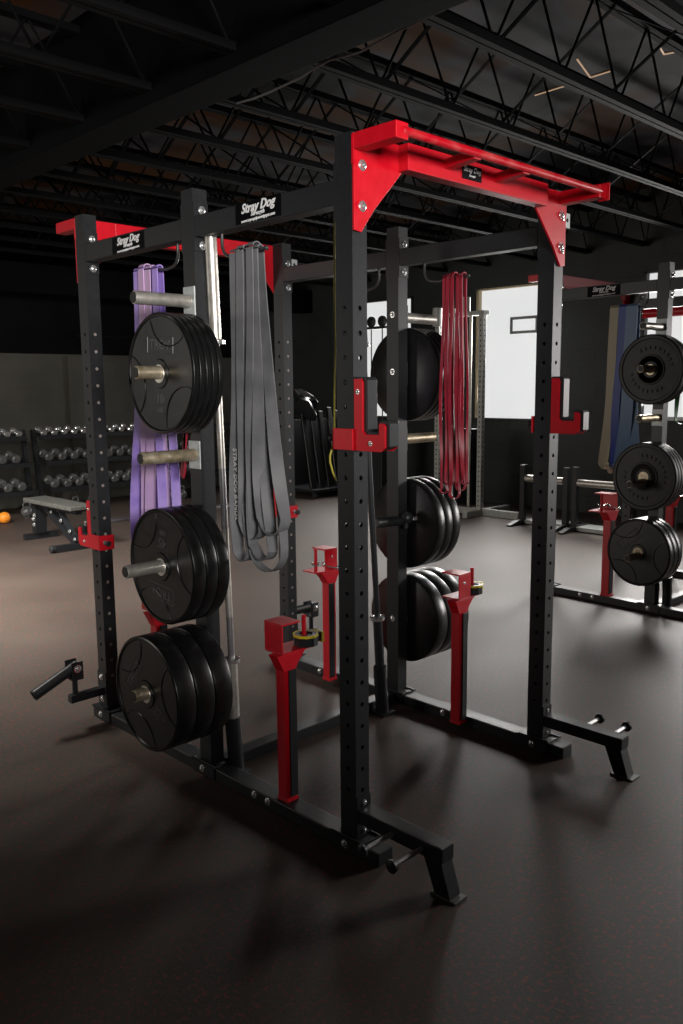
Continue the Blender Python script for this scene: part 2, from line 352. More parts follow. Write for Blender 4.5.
def make_rack():
    R = thing('power_rack', 'large black power rack with red pull-up bar in the centre foreground', 'power rack', (0, 0, 0))
    ups = {}
    for k, (x, y) in dict(C=(0, 0), B=(0, D1), A=(0, D2), F=(W_, 0), E=(W_, D1), D=(W_, D2)).items():
        ups[k] = upright('upright', x, y, RBOT, MTOP if k in 'BE' else RTOP, k not in 'BE', R)
        fr = -1 if y < .4 else 1
        for z in (.176, .075):                                     # base bolts
            bolt(ups[k], (x, y - HY, z), (0, -1, 0)) if k in 'CF' else (bolt(ups[k], (x - HX, y, z + .03), (-1, 0, 0)) if k == 'A' else None)
        s = -1 if x < .5 else 1
        for z in (2.235, 2.108):                                   # side beam bolts seen on the front faces
            if k in 'ABDEF': bolt(ups[k], (x + .004, y - HY - .006, z), (0, -1, 0))
    for k in 'AD':                                                 # grey discs paint the light seen inside the rear posts' holes
        x, y = (0, D2) if k == 'A' else (W_, D2)
        for h in range(22):
            g = MB().lathe((x, y - HY - .0005, .22 + .0762 * h), (0, 1, 0), [(0, .0068), (.003, .0078)], 12).build('lit_hole_disc', M['lit_hole'], ups[k])
    # base rails
    for cx in (0, W_):
        r = MB().box(cx - .045, cx + .03, -.15, D2 + .085, 0, .05, .004).build('base_rail', M['black'], R)
        so = -1
        for y in (0, D1, D2):
            MB().box(cx - .052, cx - .045, y - .08, y + .07, .004, .062, .001).build('side_plate', M['black'], r)
            MB().box(cx + .030, cx + .037, y - .08, y + .07, .004, .062, .001).build('side_plate', M['black'], r)
        for y in (0, D1, D2, .42, .50, 1.26, 1.36):
            bolt(r, (cx - (.052 if y in (0, D1, D2) else .045), y, .03), (-1, 0, 0), .95)
    MB().box(.03, W_ - .03, D1 - .035, D1 + .03, 0, .05, .004).build('floor_crossmember', M['black'], R)
    # side beams
    for cx in (0, W_):
        for y0, y1 in ((HY, D1 - HY), (D1 + HY, D2 - HY)):
            b_ = MB().box(cx - HX, cx + HX, y0 + .006, y1 - .006, 2.136, 2.212, .003)
            b_.box(cx - HX, cx + HX, y0, y0 + .006, 2.085, 2.262).box(cx - HX, cx + HX, y1 - .006, y1, 2.085, 2.262)
            b_.build('side_beam', M['black'], R)
    # name stickers
    def sticker(x, y, z, l, h, big):
        st = MB().box(x - .0012, x, y - l / 2, y + l / 2, z - h / 2, z + h / 2).build('name_sticker', M['sticker'], R)
        lettering('lettering', 'Stray Dog', h * .62, M['white'], st, (x - .002, y, z + h * .2), (0, -1, .03), (0, 0, 1), shear=.3, bold=.0012, space=1.0)
        lettering('lettering', 'Strength', h * .27, M['white'], st, (x - .002, y, z - h * .12), (0, -1, .02), (0, 0, 1), shear=.3, bold=.0004, space=1.1)
        lettering('lettering', 'www.srpequipmentguys.com', h * .22, M['white'], st, (x - .002, y, z - h * .36), (0, -1, .03), (0, 0, 1), shear=.3, bold=.0002)
    sticker(-HX, .415, 2.178, .245, .071, 1); sticker(-HX, 1.261, 2.172, .25, .068, 1)
    # front and rear crossmember assemblies with pull-up bar
    for yb, s in ((0, -1), (D2, 1)):
        yf = yb + s * HY                                            # face of the posts
        def Y(d): return yf + s * d
        cm = MB().box(.17, W_ - .17, *sorted((Y(.0), Y(.05))), 2.252, 2.334, .003).build('red_crossmember', M['red'], R)
        for x, q in ((0, 1), (W_, -1)):
            e = x - q * HX
            pts = [(e, 2.334), (x + q * .236, 2.334), (x + q * .198, 2.262), (x + q * .057, 2.12), (x + q * .0, 2.048), (e, 2.052)]
            g = MB().prism([(a, Y(.0005), z) for a, z in pts], (0, s * .008, 0), .001).build('gusset_plate', M['red'], R)
            for z in (2.245, 2.125): bolt(g, (x + q * .004, Y(.0085), z), (0, s, 0), 1.05)
            MB().box(*sorted((x - HX * q - q * .001, x + q * .022)), *sorted((Y(.0085), Y(.18))), 2.286, 2.334, .003).box(*sorted((x - q * .034, x - q * .030)), *sorted((Y(.0), Y(.0085))), 2.245, 2.33).build('bar_arm', M['red'], R)
        for x in (.37, .65): MB().obox((x, Y(.045), 2.30), (x, Y(.17), 2.31), .04, .03, bev=.003).build('bar_brace', M['red'], R)
        pb = MB().cyl((.0, Y(.172), 2.312), (W_ + .0, Y(.172), 2.312), .0135, 20).build('pull_up_bar', M['redbar'], R, True)
        MB().box(W_ + .028, W_ + .034, *sorted((Y(.15), Y(.195))), 2.28, 2.345, .001).build('end_cap', M['red'], R)
        if s < 0:
            st = MB().box(.445, .555, Y(.0512), Y(.05), 2.27, 2.318).build('name_sticker', M['sticker'], R)
            lettering('lettering', 'Stray Dog', .024, M['white'], st, (.50, Y(.052), 2.303), (1, 0, .0), (0, 0, 1), shear=.3, bold=.0004)
            lettering('lettering', 'Strength', .010, M['white'], st, (.50, Y(.052), 2.284), (1, 0, 0), (0, 0, 1), shear=.3)
    for y in (0, D2):                                               # drilled tabs on the far side posts
        t_ = MB().box(W_ + HX, W_ + HX + .045, y - HY, y - HY + .008, 2.205, 2.262, .001).build('tab', M['galv'], R)
        MB().cyl((W_ + HX + .024, y - HY - .001, 2.235), (W_ + HX + .024, y - HY + .002, 2.235), .008, 10).build('tab_hole', M['sticker'], t_)
    # J hooks under the side beams for the bands
    for cx in (0, W_):
        for y, q in ((.664, -1), (.95, 1)):
            k = MB().tube([(cx, y, 2.14), (cx, y, 2.09), (cx, y + q * .012, 2.065), (cx, y + q * .035, 2.052), (cx, y + q * .08, 2.046), (cx, y + q * .15, 2.05), (cx, y + q * .25, 2.056)], .006, 10)
            k.sphere((cx, y + q * .25, 2.056), .009, 10)
            k.build('band_hook', M['hook'], R, True)
    # weight pegs
    for cx, s in ((0, -1), (W_, 1)):
        xf = cx + s * HX
        for z, L, mt in ((1.904, .245, 'zinc'), (1.636, .25, 'brass'), (1.32, .245, 'brass'), (.904, .33, 'zinc'), (.418, .32, 'brass')):
            p = MB().cyl((xf + s * .004, D1, z), (xf + s * L, D1, z), .0245, 20)
            p.lathe((xf + s * (L - .001), D1, z), (s, 0, 0), [(0, .021), (.002, .020), (.002, .017), (.0005, .016)], 16)
            pg = p.build('weight_peg', M[mt], R, True)
            MB().box(*sorted((xf, xf + s * .006)), D1 - HY, D1 + HY, z - .055, z + .055, .002).build('peg_bracket', M['galv'] if z > 1 and z != 1.636 and s < 0 else M['black'], pg)
            MB().lathe((xf + s * L, D1, z), (s, 0, 0), [(-.0005, .0205), (.0028, .020), (.0028, .005)], 16).build('peg_end', M['rubber_grey'], pg)
            if s > 0: bolt(pg, (cx - s * HX, D1, z + .01), (-s, 0, 0), .9)
    # front feet with band pins
    for cx, s in ((0, -1), (W_, 1)):
        f = MB().box(cx - .03, cx + .03, -.405, -HY - .006, .112, .162, .003).box(cx - HX, cx + HX, -HY - .006, -HY, .06, .2)
        fo = f.build('front_foot', M['black'], R)
        MB().prism([(cx - .028, -.33, .112), (cx - .028, -.40, .112), (cx - .028, -.435, .006), (cx - .028, -.375, .006)], (.056, 0, 0), .002).build('leg', M['black'], fo)
        MB().box(cx - .03, cx + .03, -.458, -.36, 0, .006, .001).build('foot_pad', M['dull'], fo)
        for y in (-.20, -.325):
            pn = MB().cyl((cx + s * .03, y, .135), (cx + s * .165, y, .135), .0085, 12).build('band_pin', M['steelbar'], fo, True)
            MB().lathe((cx + s * .163, y, .135), (s, 0, 0), [(0, .012), (.002, .021), (.012, .022), (.018, .012)], 16).build('pin_cap', M['uhmw'], pn, True)
    # pivoting bar holders on the outer rear posts
    for cx, s, dr in ((0, -1, (-1, 0, -.43)), (W_, 1, (-.25, 1, -.35))):
        m = MB().box(*sorted((cx + s * HX, cx + s * .205)), D2 - .02, D2 + .02, .128, .165, .003).box(*sorted((cx + s * HX, cx + s * (HX + .006))), D2 - HY, D2 + HY, .08, .24)
        l = m.build('landmine_bracket', M['black'], R); px = cx + s * .175
        for z in (.212, .105): bolt(l, (cx + s * (HX + .006), D2 + .0, z), (s, 0, 0)) if s < 0 else None
        MB().cyl((px, D2, .16), (px, D2, .25), .013, 14).build('swivel_pin', M['black'], l, True)
        MB().box(px - .028, px + .028, D2 - .036, D2 - .028, .24, .325, .001).box(px - .028, px + .028, D2 + .028, D2 + .036, .24, .325, .001).box(px - .028, px + .028, D2 - .028, D2 + .028, .24, .248).build('swivel_fork', M['black'], l)
        bolt(l, (px, D2 - .036, .295), (0, -1, 0), 1.2)
        d = V(dr).normalized(); a = V((px, D2, .295)) - d * .02; e = a + d * .235
        MB().cyl(a, e, .0255, 20).lathe(e, d, [(0, .0255), (.004, .026), (.004, .020), (-.03, .019)], 20).build('bar_sleeve', M['uhmw'], l, True)
    # upright barbell holders
    for x, y in ((.064, .752), (.955, .752)):
        lean = -.03 if x < .5 else -.04
        h = MB().box(x - .045, x + .045, y - .045, D1 - .03, .0, .012, .001)
        h.lathe((x, y, .01), (lean, 0, 1 - 0) if False else (lean * .5, 0, .24), [(0, .032), (.235, .032), (.235, .027), (.02, .027)], 20)
        h.build('barbell_holder', M['black'], R, True)
    # spring handle bolted across the far storage post
    h = MB().cyl((.93, .77, .94), (1.13, .77, .93), .024, 16).cyl((1.12, .745, .975), (1.12, .745, .895), .012, 12); h.sphere((1.13, .75, .945), .033, 14)
    hh = h.build('spring_handle', M['uhmw'], R, True)
    MB().tube([(1.15 + .055 * t / 48, .745 + .009 * math.cos(t * .8), .935 + .009 * math.sin(t * .8)) for t in range(49)], .0025, 6).build('spring', M['chrome'], hh)
    MB().cyl((1.20, .745, .935), (1.225, .745, .935), .013, 12).build('spring_cap', M['uhmw'], hh)
    return R
rack = make_rack()
T2 = (3.645, .671); th2 = -.0378; k2 = 1.0235
def loc2(x, y, z=0):
    y -= D1; c, s = math.cos(th2), math.sin(th2); return V((T2[0] + k2 * (c * x - s * y), T2[1] + k2 * (s * x + c * y), k2 * z))
rackB = copy_tree(rack); rackB.location = loc2(0, 0); rackB.rotation_euler = (0, 0, th2); rackB.scale = (k2,) * 3
for ch in [c for c in rackB.children if c.name.startswith('landmine')]:
    for q in list(ch.children): bpy.data.objects.remove(q)
    bpy.data.objects.remove(ch)
rackB['label'] = 'second black power rack at the right edge, behind the central rack'

def put2(o):                                                       # move a thing built in rack coordinates onto the second rack
    l = V(o.location); o.location = loc2(*l); o.rotation_euler.z += th2; o.scale = (k2,) * 3; return o

# ------------------------------------------------------------------ J-cups
def make_jcup(label):
    r = thing('j_cup', label, 'bar hook', (0, 0, 0), 0, 'J-cups on the rack posts')
    # local: post axis at origin, cup opens to -Y, band height centred at z=0
    s = MB()
    s.box(-HX - .008, -HX - .001, -HY - .002, HY + .014, -.034, .034, .001); s.box(-HX - .008, HX + .004, HY + .006, HY + .014, -.034, .034, .001)
    s.build('bracket', M['red'], r)
    prof = [(-.038, -.035), (-.15, -.035), (-.17, -.022), (-.17, .045), (-.162, .053), (-.145, .053), (-.145, .018), (-.085, .018), (-.075, .028), (-.075, .18), (-.068, .19), (-.038, .19)]
    for i, (xa, xb) in enumerate(((-.031, -.023), (.023, .031))):
        p = MB().prism([(xa, y, z) for y, z in prof], (xb - xa, 0, 0), .001).build('side_plate', M['red'], r)
        if i == 0:
            for y, z in ((-.056, .15), (-.11, -.01)): bolt(p, (xa, y, z), (-1, 0, 0), .5)
    ln = [(-.038, -.030), (-.15, -.030), (-.182, -.018), (-.182, .052), (-.176, .062), (-.150, .062), (-.140, .058), (-.140, .026), (-.100, .026), (-.090, .033), (-.090, .186), (-.083, .196), (-.038, .196)]
    MB().prism([(-.0225, y, z) for y, z in ln], (.045, 0, 0), .002).build('plastic_liner', M['uhmw'], r)
    k = MB().cyl((-.012, HY + .012, 0), (-.012, HY + .035, 0), .006, 10).cyl((-.012, HY + .035, 0), (-.012, HY + .052, 0), .013, 14)
    k.build('pin_knob', M['uhmw'], r, True)
    MB().cyl((-.012, HY + .012, 0), (-.012, HY + .02, 0), .011, 12).build('pin_collar', M['chrome'], r, True)
    return r
j0 = make_jcup('red J-cup on the nearest front post'); j0.location = (0, 0, 1.412)
for lab, loc, mx_, mir in (('red J-cup on the right front post', (W_, 0, 1.415), -1, 1),
                     ('low red J-cup on the leftmost rear post, in front of the bench', (0, D2, .868), 1, -1),
                     ('low red J-cup on the far rear post behind the grey bands', (W_, D2, .885), -1, -1)):
    j = copy_tree(j0); j.location = loc; j['label'] = lab; j.scale = (mx_, mir, 1)

# ------------------------------------------------------------------ spotter arms stored upright
def make_arm(label, loc, flip=1, collar=True):
    r = thing('spotter_arm', label, 'spotter arm', (0, 0, 0), 0, 'red spotter arms standing on the base rails')
    t = MB().box(-.032, .030, -.028, .032, 0, .56, .003)
    t.prism([(-.036, -.029, .545), (.036, -.029, .545), (.052, -.029, .57), (.095, -.029, .612), (-.075, -.029, .612), (-.052, -.029, .575)], (0, .062, 0), .002)
    t.box(-.034, .034, -.034, .036, 0, .012, .001)
    t.build('arm_tube', M['red'], r)
    MB().box(-.012, .031, -.037, -.028, .02, .545, .002).build('plastic_pad', M['uhmw'], r)
    b = MB().box(-.045, .14, -.032, .09, .612, .619, .001)
    if flip > 0: b.box(-.045, -.038, -.03, .09, .619, .728, .001)
    else: b.box(-.045, .06, -.032, -.025, .619, .728, .001)
    b.box(-.045, .062 if flip > 0 else .06, -.032, .09, .728, .735, .001)
    br = b.build('mounting_bracket', M['red'], r)
    if flip < 0: bolt(br, (.0, -.032, .69), (0, -1, 0), .5)
    MB().cyl((.112, 0, .619), (.112, 0, .745), .0105, 14).build('locking_rod', M['red'], r, True)
    if not collar:
        c = MB(); q = [(.112 + .028 * math.cos(a * PI / 8), 0 + .02 * math.sin(a * PI / 8), .66 + .006 * math.sin(a * PI / 4)) for a in range(17)]
        c.tube(q, .004, 6).tube([(.06, -.02, .655), (.04, -.04, .64), (.0, -.05, .632), (-.03, -.05, .628)], .004, 6)
        c.sphere((.062, -.02, .655), .014, 10).sphere((-.03, -.05, .628), .012, 10)
        c.build('safety_clip', M['chrome'], r, True)
    r.location = loc; r.scale = (.82, .82, .93 if loc[2] > .04 else .97); return r
a1 = make_arm('red spotter arm on the near rail just left of the nearest post', (0, .352, .05), 1)
a2 = make_arm('red spotter arm on the far rail in front of the big far plates', (1.078, .385, .022), -1)
a3 = make_arm('red spotter arm on the far rail, seen left of the nearest post', (1.045, 1.215, .035), -1, False)
a4 = make_arm('red spotter arm mostly hidden behind the near left plate stacks', (0, 1.20, .05), 1, False)
a5 = make_arm('red spotter arm on the second rack, silver clip at its top', (.0, 1.17, .05), 1, False); put2(a5)
a6 = make_arm('red spotter arm hidden behind the second rack\'s plates', (1.045, 1.235, .035), -1, False); put2(a6)
a3.scale.x = -.82; a5.scale.x = -abs(a5.scale.x)

def make_collar(label, loc, rz=0):
    r = thing('barbell_collar', label, 'barbell collar', loc, rz, 'black and yellow barbell collars on the spotter arms')
    def ring(R0, r0, z0, z1, n=10): return MB().lathe((0, 0, z0), (0, 0, 1), [(0, r0), (0, R0), (z1 - z0, R0), (z1 - z0, r0), (0, r0)], n)
    ring(.046, .027, 0, .042).box(.035, .07, -.02, .02, .004, .038, .004).build('collar_body', M['uhmw'], r)
    y = ring(.049, .043, .034, .043)
    for a in range(0, 10, 3):
        c, s = math.cos(a * .63), math.sin(a * .63); y.obox((c * .048, s * .048, .0), (c * .048, s * .048, .04), .012, .006)
    for a in range(0, 10, 2):
        c, s = math.cos(a * .63), math.sin(a * .63); y.obox((c * .048, s * .048, .0), (c * .048, s * .048, .04), .008, .008)
    y.obox((.066, -.024, .02), (.066, .024, .02), .012, .04); y.build('yellow_trim', M['yellow'], r); return r
make_collar('black and yellow barbell collar on the near spotter arm', (.1, .352, .6267), 0)
make_collar('black and yellow barbell collar on the far spotter arm', (1.178, .385, .6235), .3)

# ------------------------------------------------------------------ bumper plates
def plate(name, label, thick, R=.225, style='troy', words=('TROY', '10', 'LBS'), rot=0., group=None, hub='zinc'):
    """disc whose outer face looks along -X from the origin plane x=0 and extends to x=+thick"""
    r = thing(name, label, 'weight plate', (0, 0, 0), 0, group)
    rim = .016 if style == 'troy' else .03; d = .009
    prof = [(0, .030), (0, .052), (d * .6, .056), (d * .6, R - rim), (0, R - rim + .003), (-.0015, R - rim + .005), (-.0015, R - .009), (0, R - .007), (.002, R - .001), (.004, R), (thick - .008, R), (thick - .003, R - .002), (thick, R - .007), (thick, .03), (0, .030)]
    b = MB(); n = 64
    b2 = MB(); b2.lathe((0, 0, 0), (1, 0, 0), prof, n); 
    bmesh.ops.delete(b2.bm, geom=[f for f in b2.bm.faces if len(f.verts) > 4], context='FACES')
    b.merge(b2.bm)
    if style == 'troy':                                            # raised arcs round the three hand grips
        for k in range(3):
            an = rot + PI / 2 + .25 + k * 2 * PI / 3; cx, cz = .235 * math.cos(an), .235 * math.sin(an); pts = []
            for t in range(25):
                a2 = an + PI - 1.15 + 2.3 * t / 24; y, z = cx + .125 * math.cos(a2), cz + .125 * math.sin(a2)
                if math.hypot(y, z) < R - .01: pts.append((.0045, y, z))
            b.tube(pts, .003, 6)
    else: b.lathe((0, 0, 0), (1, 0, 0), [(.001, .085), (-.002, .088), (-.002, .094), (.001, .097)], 48)
    body = b.build('plate_body', M['rubber'] if style == 'troy' else M['rubber_grey'], r, True)
    MB().lathe((-.002, 0, 0), (1, 0, 0), [(0, .0258), (0, .034), (.004, .036), (thick, .036), (thick, .0258), (0, .0258)], 28).build('hub', M[hub], r, True)
    # words: viewer looks along +X, right of viewer is -Y
    def wd(s, ang, rad, size, yaw_=0.):
        a = ang; c_, s_ = math.cos(a), math.sin(a); xd = (0, -math.cos(yaw_), math.sin(yaw_)); yd = (0, math.sin(yaw_), math.cos(yaw_))
        lettering('lettering', s, size, M['mark'], r, (.0046, -c_ * rad, s_ * rad), xd, yd, .0012, bold=.0004)
    if style == 'troy':
        wd(words[0], PI / 2 + rot, .105, .052, -rot); wd(words[1], -PI / 2 + rot, .095, .052, -rot); wd(words[2], -PI / 2 + rot, .135, .026, -rot)
        f = MB(); xd = V((0, -math.cos(-rot), math.sin(-rot))); yd = V((0, math.sin(-rot), math.cos(-rot)))
        c = V((.005, -math.cos(PI / 2 + rot) * .105, math.sin(PI / 2 + rot) * .105))
        for s1, s2 in (((-.085, -.03), (.085, -.03)), ((-.085, .03), (.085, .03)), ((-.085, -.03), (-.085, .03)), ((.085, -.03), (.085, .03))):
            f.tube([c + xd * s1[0] + yd * s1[1], c + xd * s2[0] + yd * s2[1]], .0016, 6)
        f.build('word_frame', M['mark'], r)
    else:
        for a0 in (.5, PI + .5):                                   # raised blocks round the face
            f = MB()
            for i in range(9):
                a = a0 + i * .24; c_, s_ = math.cos(a), math.sin(a)
                f.obox((-.001, c_ * .130, s_ * .130), (-.001, c_ * .150, s_ * .150), .014, .003, (1, 0, 0))
            f.build('raised_marks', M['rubber_grey'], r)
    return r
def stack(n, thick, x_in, y, z, s, words, rot, desc, group, gap=.001, style='troy', two=False, jitter=.35, hub='zinc'):
    order = ['outermost', 'second', 'third', 'fourth', 'fifth']
    p0 = None
    for i in range(n):                                             # i = 0 is the outermost
        if p0 is None: p = p0 = plate('weight_plate', '', thick, style=style, words=words, rot=0, group=group, hub=hub)
        else: p = copy_tree(p0)
        xo = x_in + s * ((n - i) * (thick + gap))
        p.location = (xo, y, z - .0022)
        rx = rot + (random.uniform(-jitter, jitter) if i else 0)
        p.rotation_euler = (rx, 0, 0 if s < 0 else PI)
        nm = order[i] if i < n - 1 else 'innermost'
        p['label'] = '%s %s' % (nm, desc); p['group'] = group
        if two: put2_plate(p)
def put2_plate(p):
    l = V(p.location); p.location = loc2(*l); p.rotation_euler.z += th2; p.scale = (k2,) * 3
pz = .0
stack(5, .0265, -.045, D1, 1.634, -1, ('TROY', '10', 'LBS'), .06, 'thin black plate of the top stack on the near side', 'top near stack of thin plates')
stack(3, .054, -.045, D1, .902, -1, ('TROY', '45', 'LBS'), PI + .1, 'black plate of the middle stack on the near side', 'middle near stack of plates')
stack(3, .082, -.045, D1, .416, -1, ('TROY', '55', 'LBS'), -.95, 'thick black plate of the bottom stack on the near side', 'bottom near stack of thick plates', gap=.003)
stack(4, .034, W_ + .045, D1, 1.634, 1, ('TROY', '', ''), .4, 'black plate of the top stack on the far side', 'top far stack of plates')
stack(3, .058, W_ + .045, D1, .902, 1, ('TROY', '45', 'LBS'), .2, 'black plate of the middle stack on the far side', 'middle far stack of plates')
stack(3, .082, W_ + .045, D1, .416, 1, ('TROY', '55', 'LBS'), .9, 'thick black plate of the bottom stack on the far side', 'bottom far stack of thick plates', gap=.003)
stack(2, .055, -.045, D1, 1.634, -1, ('', '', ''), .5, 'worn plate of the second rack\'s top stack', 'top plate stack of the second rack', style='ring', two=True, hub='brass')
stack(4, .034, -.045, D1, .94, -1, ('', '', ''), .9, 'black plate of the second rack\'s middle stack', 'middle plate stack of the second rack', style='ring', two=True, hub='brass')
stack(3, .056, -.045, D1, .44, -1, ('TROY', '45', 'LBS'), -.7, 'plate of the second rack\'s bottom stack', 'bottom plate stack of the second rack', two=True, hub='brass')

# ------------------------------------------------------------------ barbells standing in their holders
def barbell(label, base, top, dark=False):
    r = thing('barbell', label, 'barbell', base, 0, None); b = V(base); d = (V(top) - b); L = d.length; d.normalize()
    P = lambda t: d * t
    ms = M['uhmw'] if dark else M['zinc']; sh = M['uhmw'] if dark else M['steelbar']
    MB().cyl(P(.03), P(L - .03), .0140, 16).build('shaft', sh, r, True)
    for a, c in ((.0, .43), (L - .43, L)): MB().cyl(P(a), P(c), .0225, 20).build('sleeve', ms, r, True)
    for a in (.43, L - .45): MB().lathe(P(a), d, [(0, .026), (.003, .036), (.017, .036), (.02, .026)], 20).build('sleeve_collar', M['chrome'], r, True)
    for a, c in ((.62, .98), (1.22, 1.58)): MB().cyl(P(a), P(c), .0146, 16).build('knurling', M['zinc'] if not dark else M['uhmw'], r, True)
    return r
barbell('silver barbell standing in the near holder beside the plate stacks', (.0645, .752, .045), (.012, .752, 2.19))
barbell('dark barbell standing in the far holder, seen right of the nearest post', (.952, .752, .045), (.80, .752, 2.2), True)

# ------------------------------------------------------------------ resistance bands
def band(name, label, group, x, y, ztop, zbot, w, mt, spread=.05, shift=0., twist=1., t=.004, xs=.014, two=False):
    pts, wd = [], []; n = 22
    yb = y + shift
    def lerp(a, b, u): return a + (b - a) * u
    for k in range(n + 1):                                         # down the near (-X) strand
        u = k / n; e = u ** 3; a = e * twist * PI / 2
        pts.append((lerp(x - xs, x - .004, e), lerp(y, yb + spread, u ** 1.6) + .012 * math.sin(u * 7 + w * 300) * u, lerp(ztop, zbot + spread, u))); wd.append((-math.sin(a), math.cos(a), 0))
    a0 = twist * PI / 2
    for k in range(1, 10):
        an = k / 10 * PI; pts.append((x, yb + spread * math.cos(an), zbot + spread - spread * math.sin(an))); wd.append((-math.sin(a0), math.cos(a0) * math.cos(an), 0 if twist == 1 else math.cos(a0)*math.sin(an)))
    for k in range(n + 1):
        u = 1 - k / n; e = u ** 3; a = e * twist * PI / 2
        pts.append((lerp(x + xs, x + .004, e), lerp(y, yb - spread, u ** 1.6) + .012 * math.sin(u * 6 + w * 200) * u, lerp(ztop, zbot + spread, u))); wd.append((-math.sin(a), (1 if twist == 1 else 1) * math.cos(a) * (1 if u < .99 else 1), 0))
    for k in range(1, 8):
        an = k / 8 * PI; pts.append((x + xs * math.cos(an), y, ztop + xs * math.sin(an))); wd.append((0, 1, 0))
    # keep the width direction continuous
    for i in range(1, len(wd)):
        if V(wd[i]).dot(V(wd[i - 1])) < 0: wd[i] = tuple(-V(wd[i]))
    b = MB().ribbon([V(p) - V((x, y, ztop)) for p in pts], wd, w, t, closed=False)
    o = b.build(name, M[mt], None, True); o.location = (x, y, ztop); tag(o, label, 'resistance band', group)
    if two: put2(o)
    return o
g = 'purple bands on the hook left of the near storage post'
HZ = 2.05
band('resistance_band', 'wide purple resistance band, leftmost on its hook', g, 0, 1.222, HZ + .006, .84, .070, 'purple', .055, .05)
band('resistance_band', 'faded lilac resistance band beside the wide purple one', g, 0, 1.150, HZ + .004, .88, .046, 'lilac', .05, .02, xs=.017)
band('resistance_band', 'narrow purple resistance band, rightmost of the purple ones', g, 0, 1.098, HZ + .004, .90, .038, 'purple', .06, -.02)
band('resistance_band', 'pinkish lilac resistance band hanging in the purple bunch', g, 0, 1.190, HZ + .010, .86, .040, 'lilac', .09, -.01, xs=.021)
pts = [V((-.0415, D1 + .0285 * math.cos(a * PI / 10), 1.636 + .0285 * math.sin(a * PI / 10))) for a in range(-1, 12)]
pts = [V((-.0415, D1 + .060 , 1.30)), V((-.0415, D1 + .045, 1.45))] + pts + [V((-.0415, D1 + .015, 1.5)), V((-.0415, D1 + .052, 1.38)), V((-.0415, D1 + .072, 1.28)), V((-.0415, D1 + .085, 1.235)), V((-.0415, D1 + .078, 1.228)), V((-.0415, D1 + .068, 1.25))]
o = MB().ribbon([p - V((-.0415, D1, 1.636)) for p in pts], [(1, 0, 0)] * len(pts), .007, .016).build('resistance_band', M['red_band'], None, True)
o.location = (-.0415, D1, 1.636); tag(o, 'thin red resistance band looped over the top stack peg by the near storage post', 'resistance band')
g = 'grey bands on the hook between the front posts'
band('resistance_band', 'grey resistance band with white printing, leftmost of its bunch', g, 0, .578, HZ + .006, .93, .050, 'grey_band', .035, .00)
lb = bpy.data.objects[-1] if False else None
band('resistance_band', 'grey resistance band hanging second from left in the grey bunch', g, 0, .540, HZ + .010, 1.02, .040, 'grey_band', .06, -.02, xs=.018)
band('resistance_band', 'grey resistance band in the middle of the grey bunch', g, 0, .505, HZ + .006, .95, .046, 'grey_band', .050, -.045, xs=.012)
band('resistance_band', 'grey resistance band reaching furthest right in the grey bunch', g, 0, .466, HZ + .006, 1.05, .048, 'grey_band', .060, -.065)
band('resistance_band', 'wide grey resistance band with the longest loop in the grey bunch', g, 0, .480, HZ + .012, .91, .036, 'grey_band', .095, -.04, xs=.021)
g = 'red bands on the far side hook'
for k, (y, zb, w_, sp, sh, lab) in enumerate(((.540, 1.08, .018, .022, .0, 'red resistance band, leftmost of the red bunch on the far hook'),
        (.516, 1.12, .024, .020, -.01, 'broad red resistance band, second from left in the far bunch'),
        (.488, 1.06, .020, .030, -.01, 'longest red resistance band of the far bunch'),
        (.462, 1.10, .022, .024, -.02, 'red resistance band, fourth from left in the far bunch'),
        (.438, 1.13, .014, .020, -.02, 'thin red resistance band, rightmost of the far bunch'))):
    band('resistance_band', lab, g, W_, y, HZ + .006 + .002 * (k % 3), zb, w_ * .8, 'red_band', sp, sh, xs=.012 + .003 * (k % 3))
g = 'bands on the second rack hook'
for y, w_, m_, lab, ns in ((1.185, .065, 'tan', 'tan resistance band on the second rack', 1), (1.125, .055, 'blue', 'dark blue resistance band on the second rack', 1), (1.055, .085, 'sky', 'wide light blue resistance band on the second rack', 1)):
    band('resistance_band', lab, g, 0, y, HZ + .006, .95, w_, m_, .04, 0, twist=.3, two=True)
band('resistance_band', 'green resistance band at the right edge of the photo', g, 0, .655, HZ + .006, 1.28, .03, 'green', .04, .03, two=True)
# white printing on the leftmost grey band
pr = MB()
lettering('band_lettering', 'STRAY DOG BANDS', .030, M['white'], None, (0, 0, 0), (0, 0, -1), (0, -1, 0), .0004)
bl = bpy.data.objects['band_lettering']; leftgrey = [o for o in bpy.data.objects if o.get('label', '').startswith('grey resistance band with white')][0]
bl.parent = leftgrey; bl.location = (-.0185, .022, 1.22 - 2.056)

# ------------------------------------------------------------------ yellow cord hanging on the nearest post
c = MB().tube([(-.012, .062, 2.12), (-.014, .062, 1.9), (-.012, .063, 1.7), (-.016, .064, 1.55), (-.016, .066, 1.45), (-.018, .068, 1.40), (-.034, .07, 1.355), (-.034, .07, 1.335), (-.022, .07, 1.30), (-.006, .07, 1.27)], .0032, 8)
tag(c.build('yellow_cord', M['cord'], None, True), 'thin yellow cord hanging down behind the nearest post', 'cord')

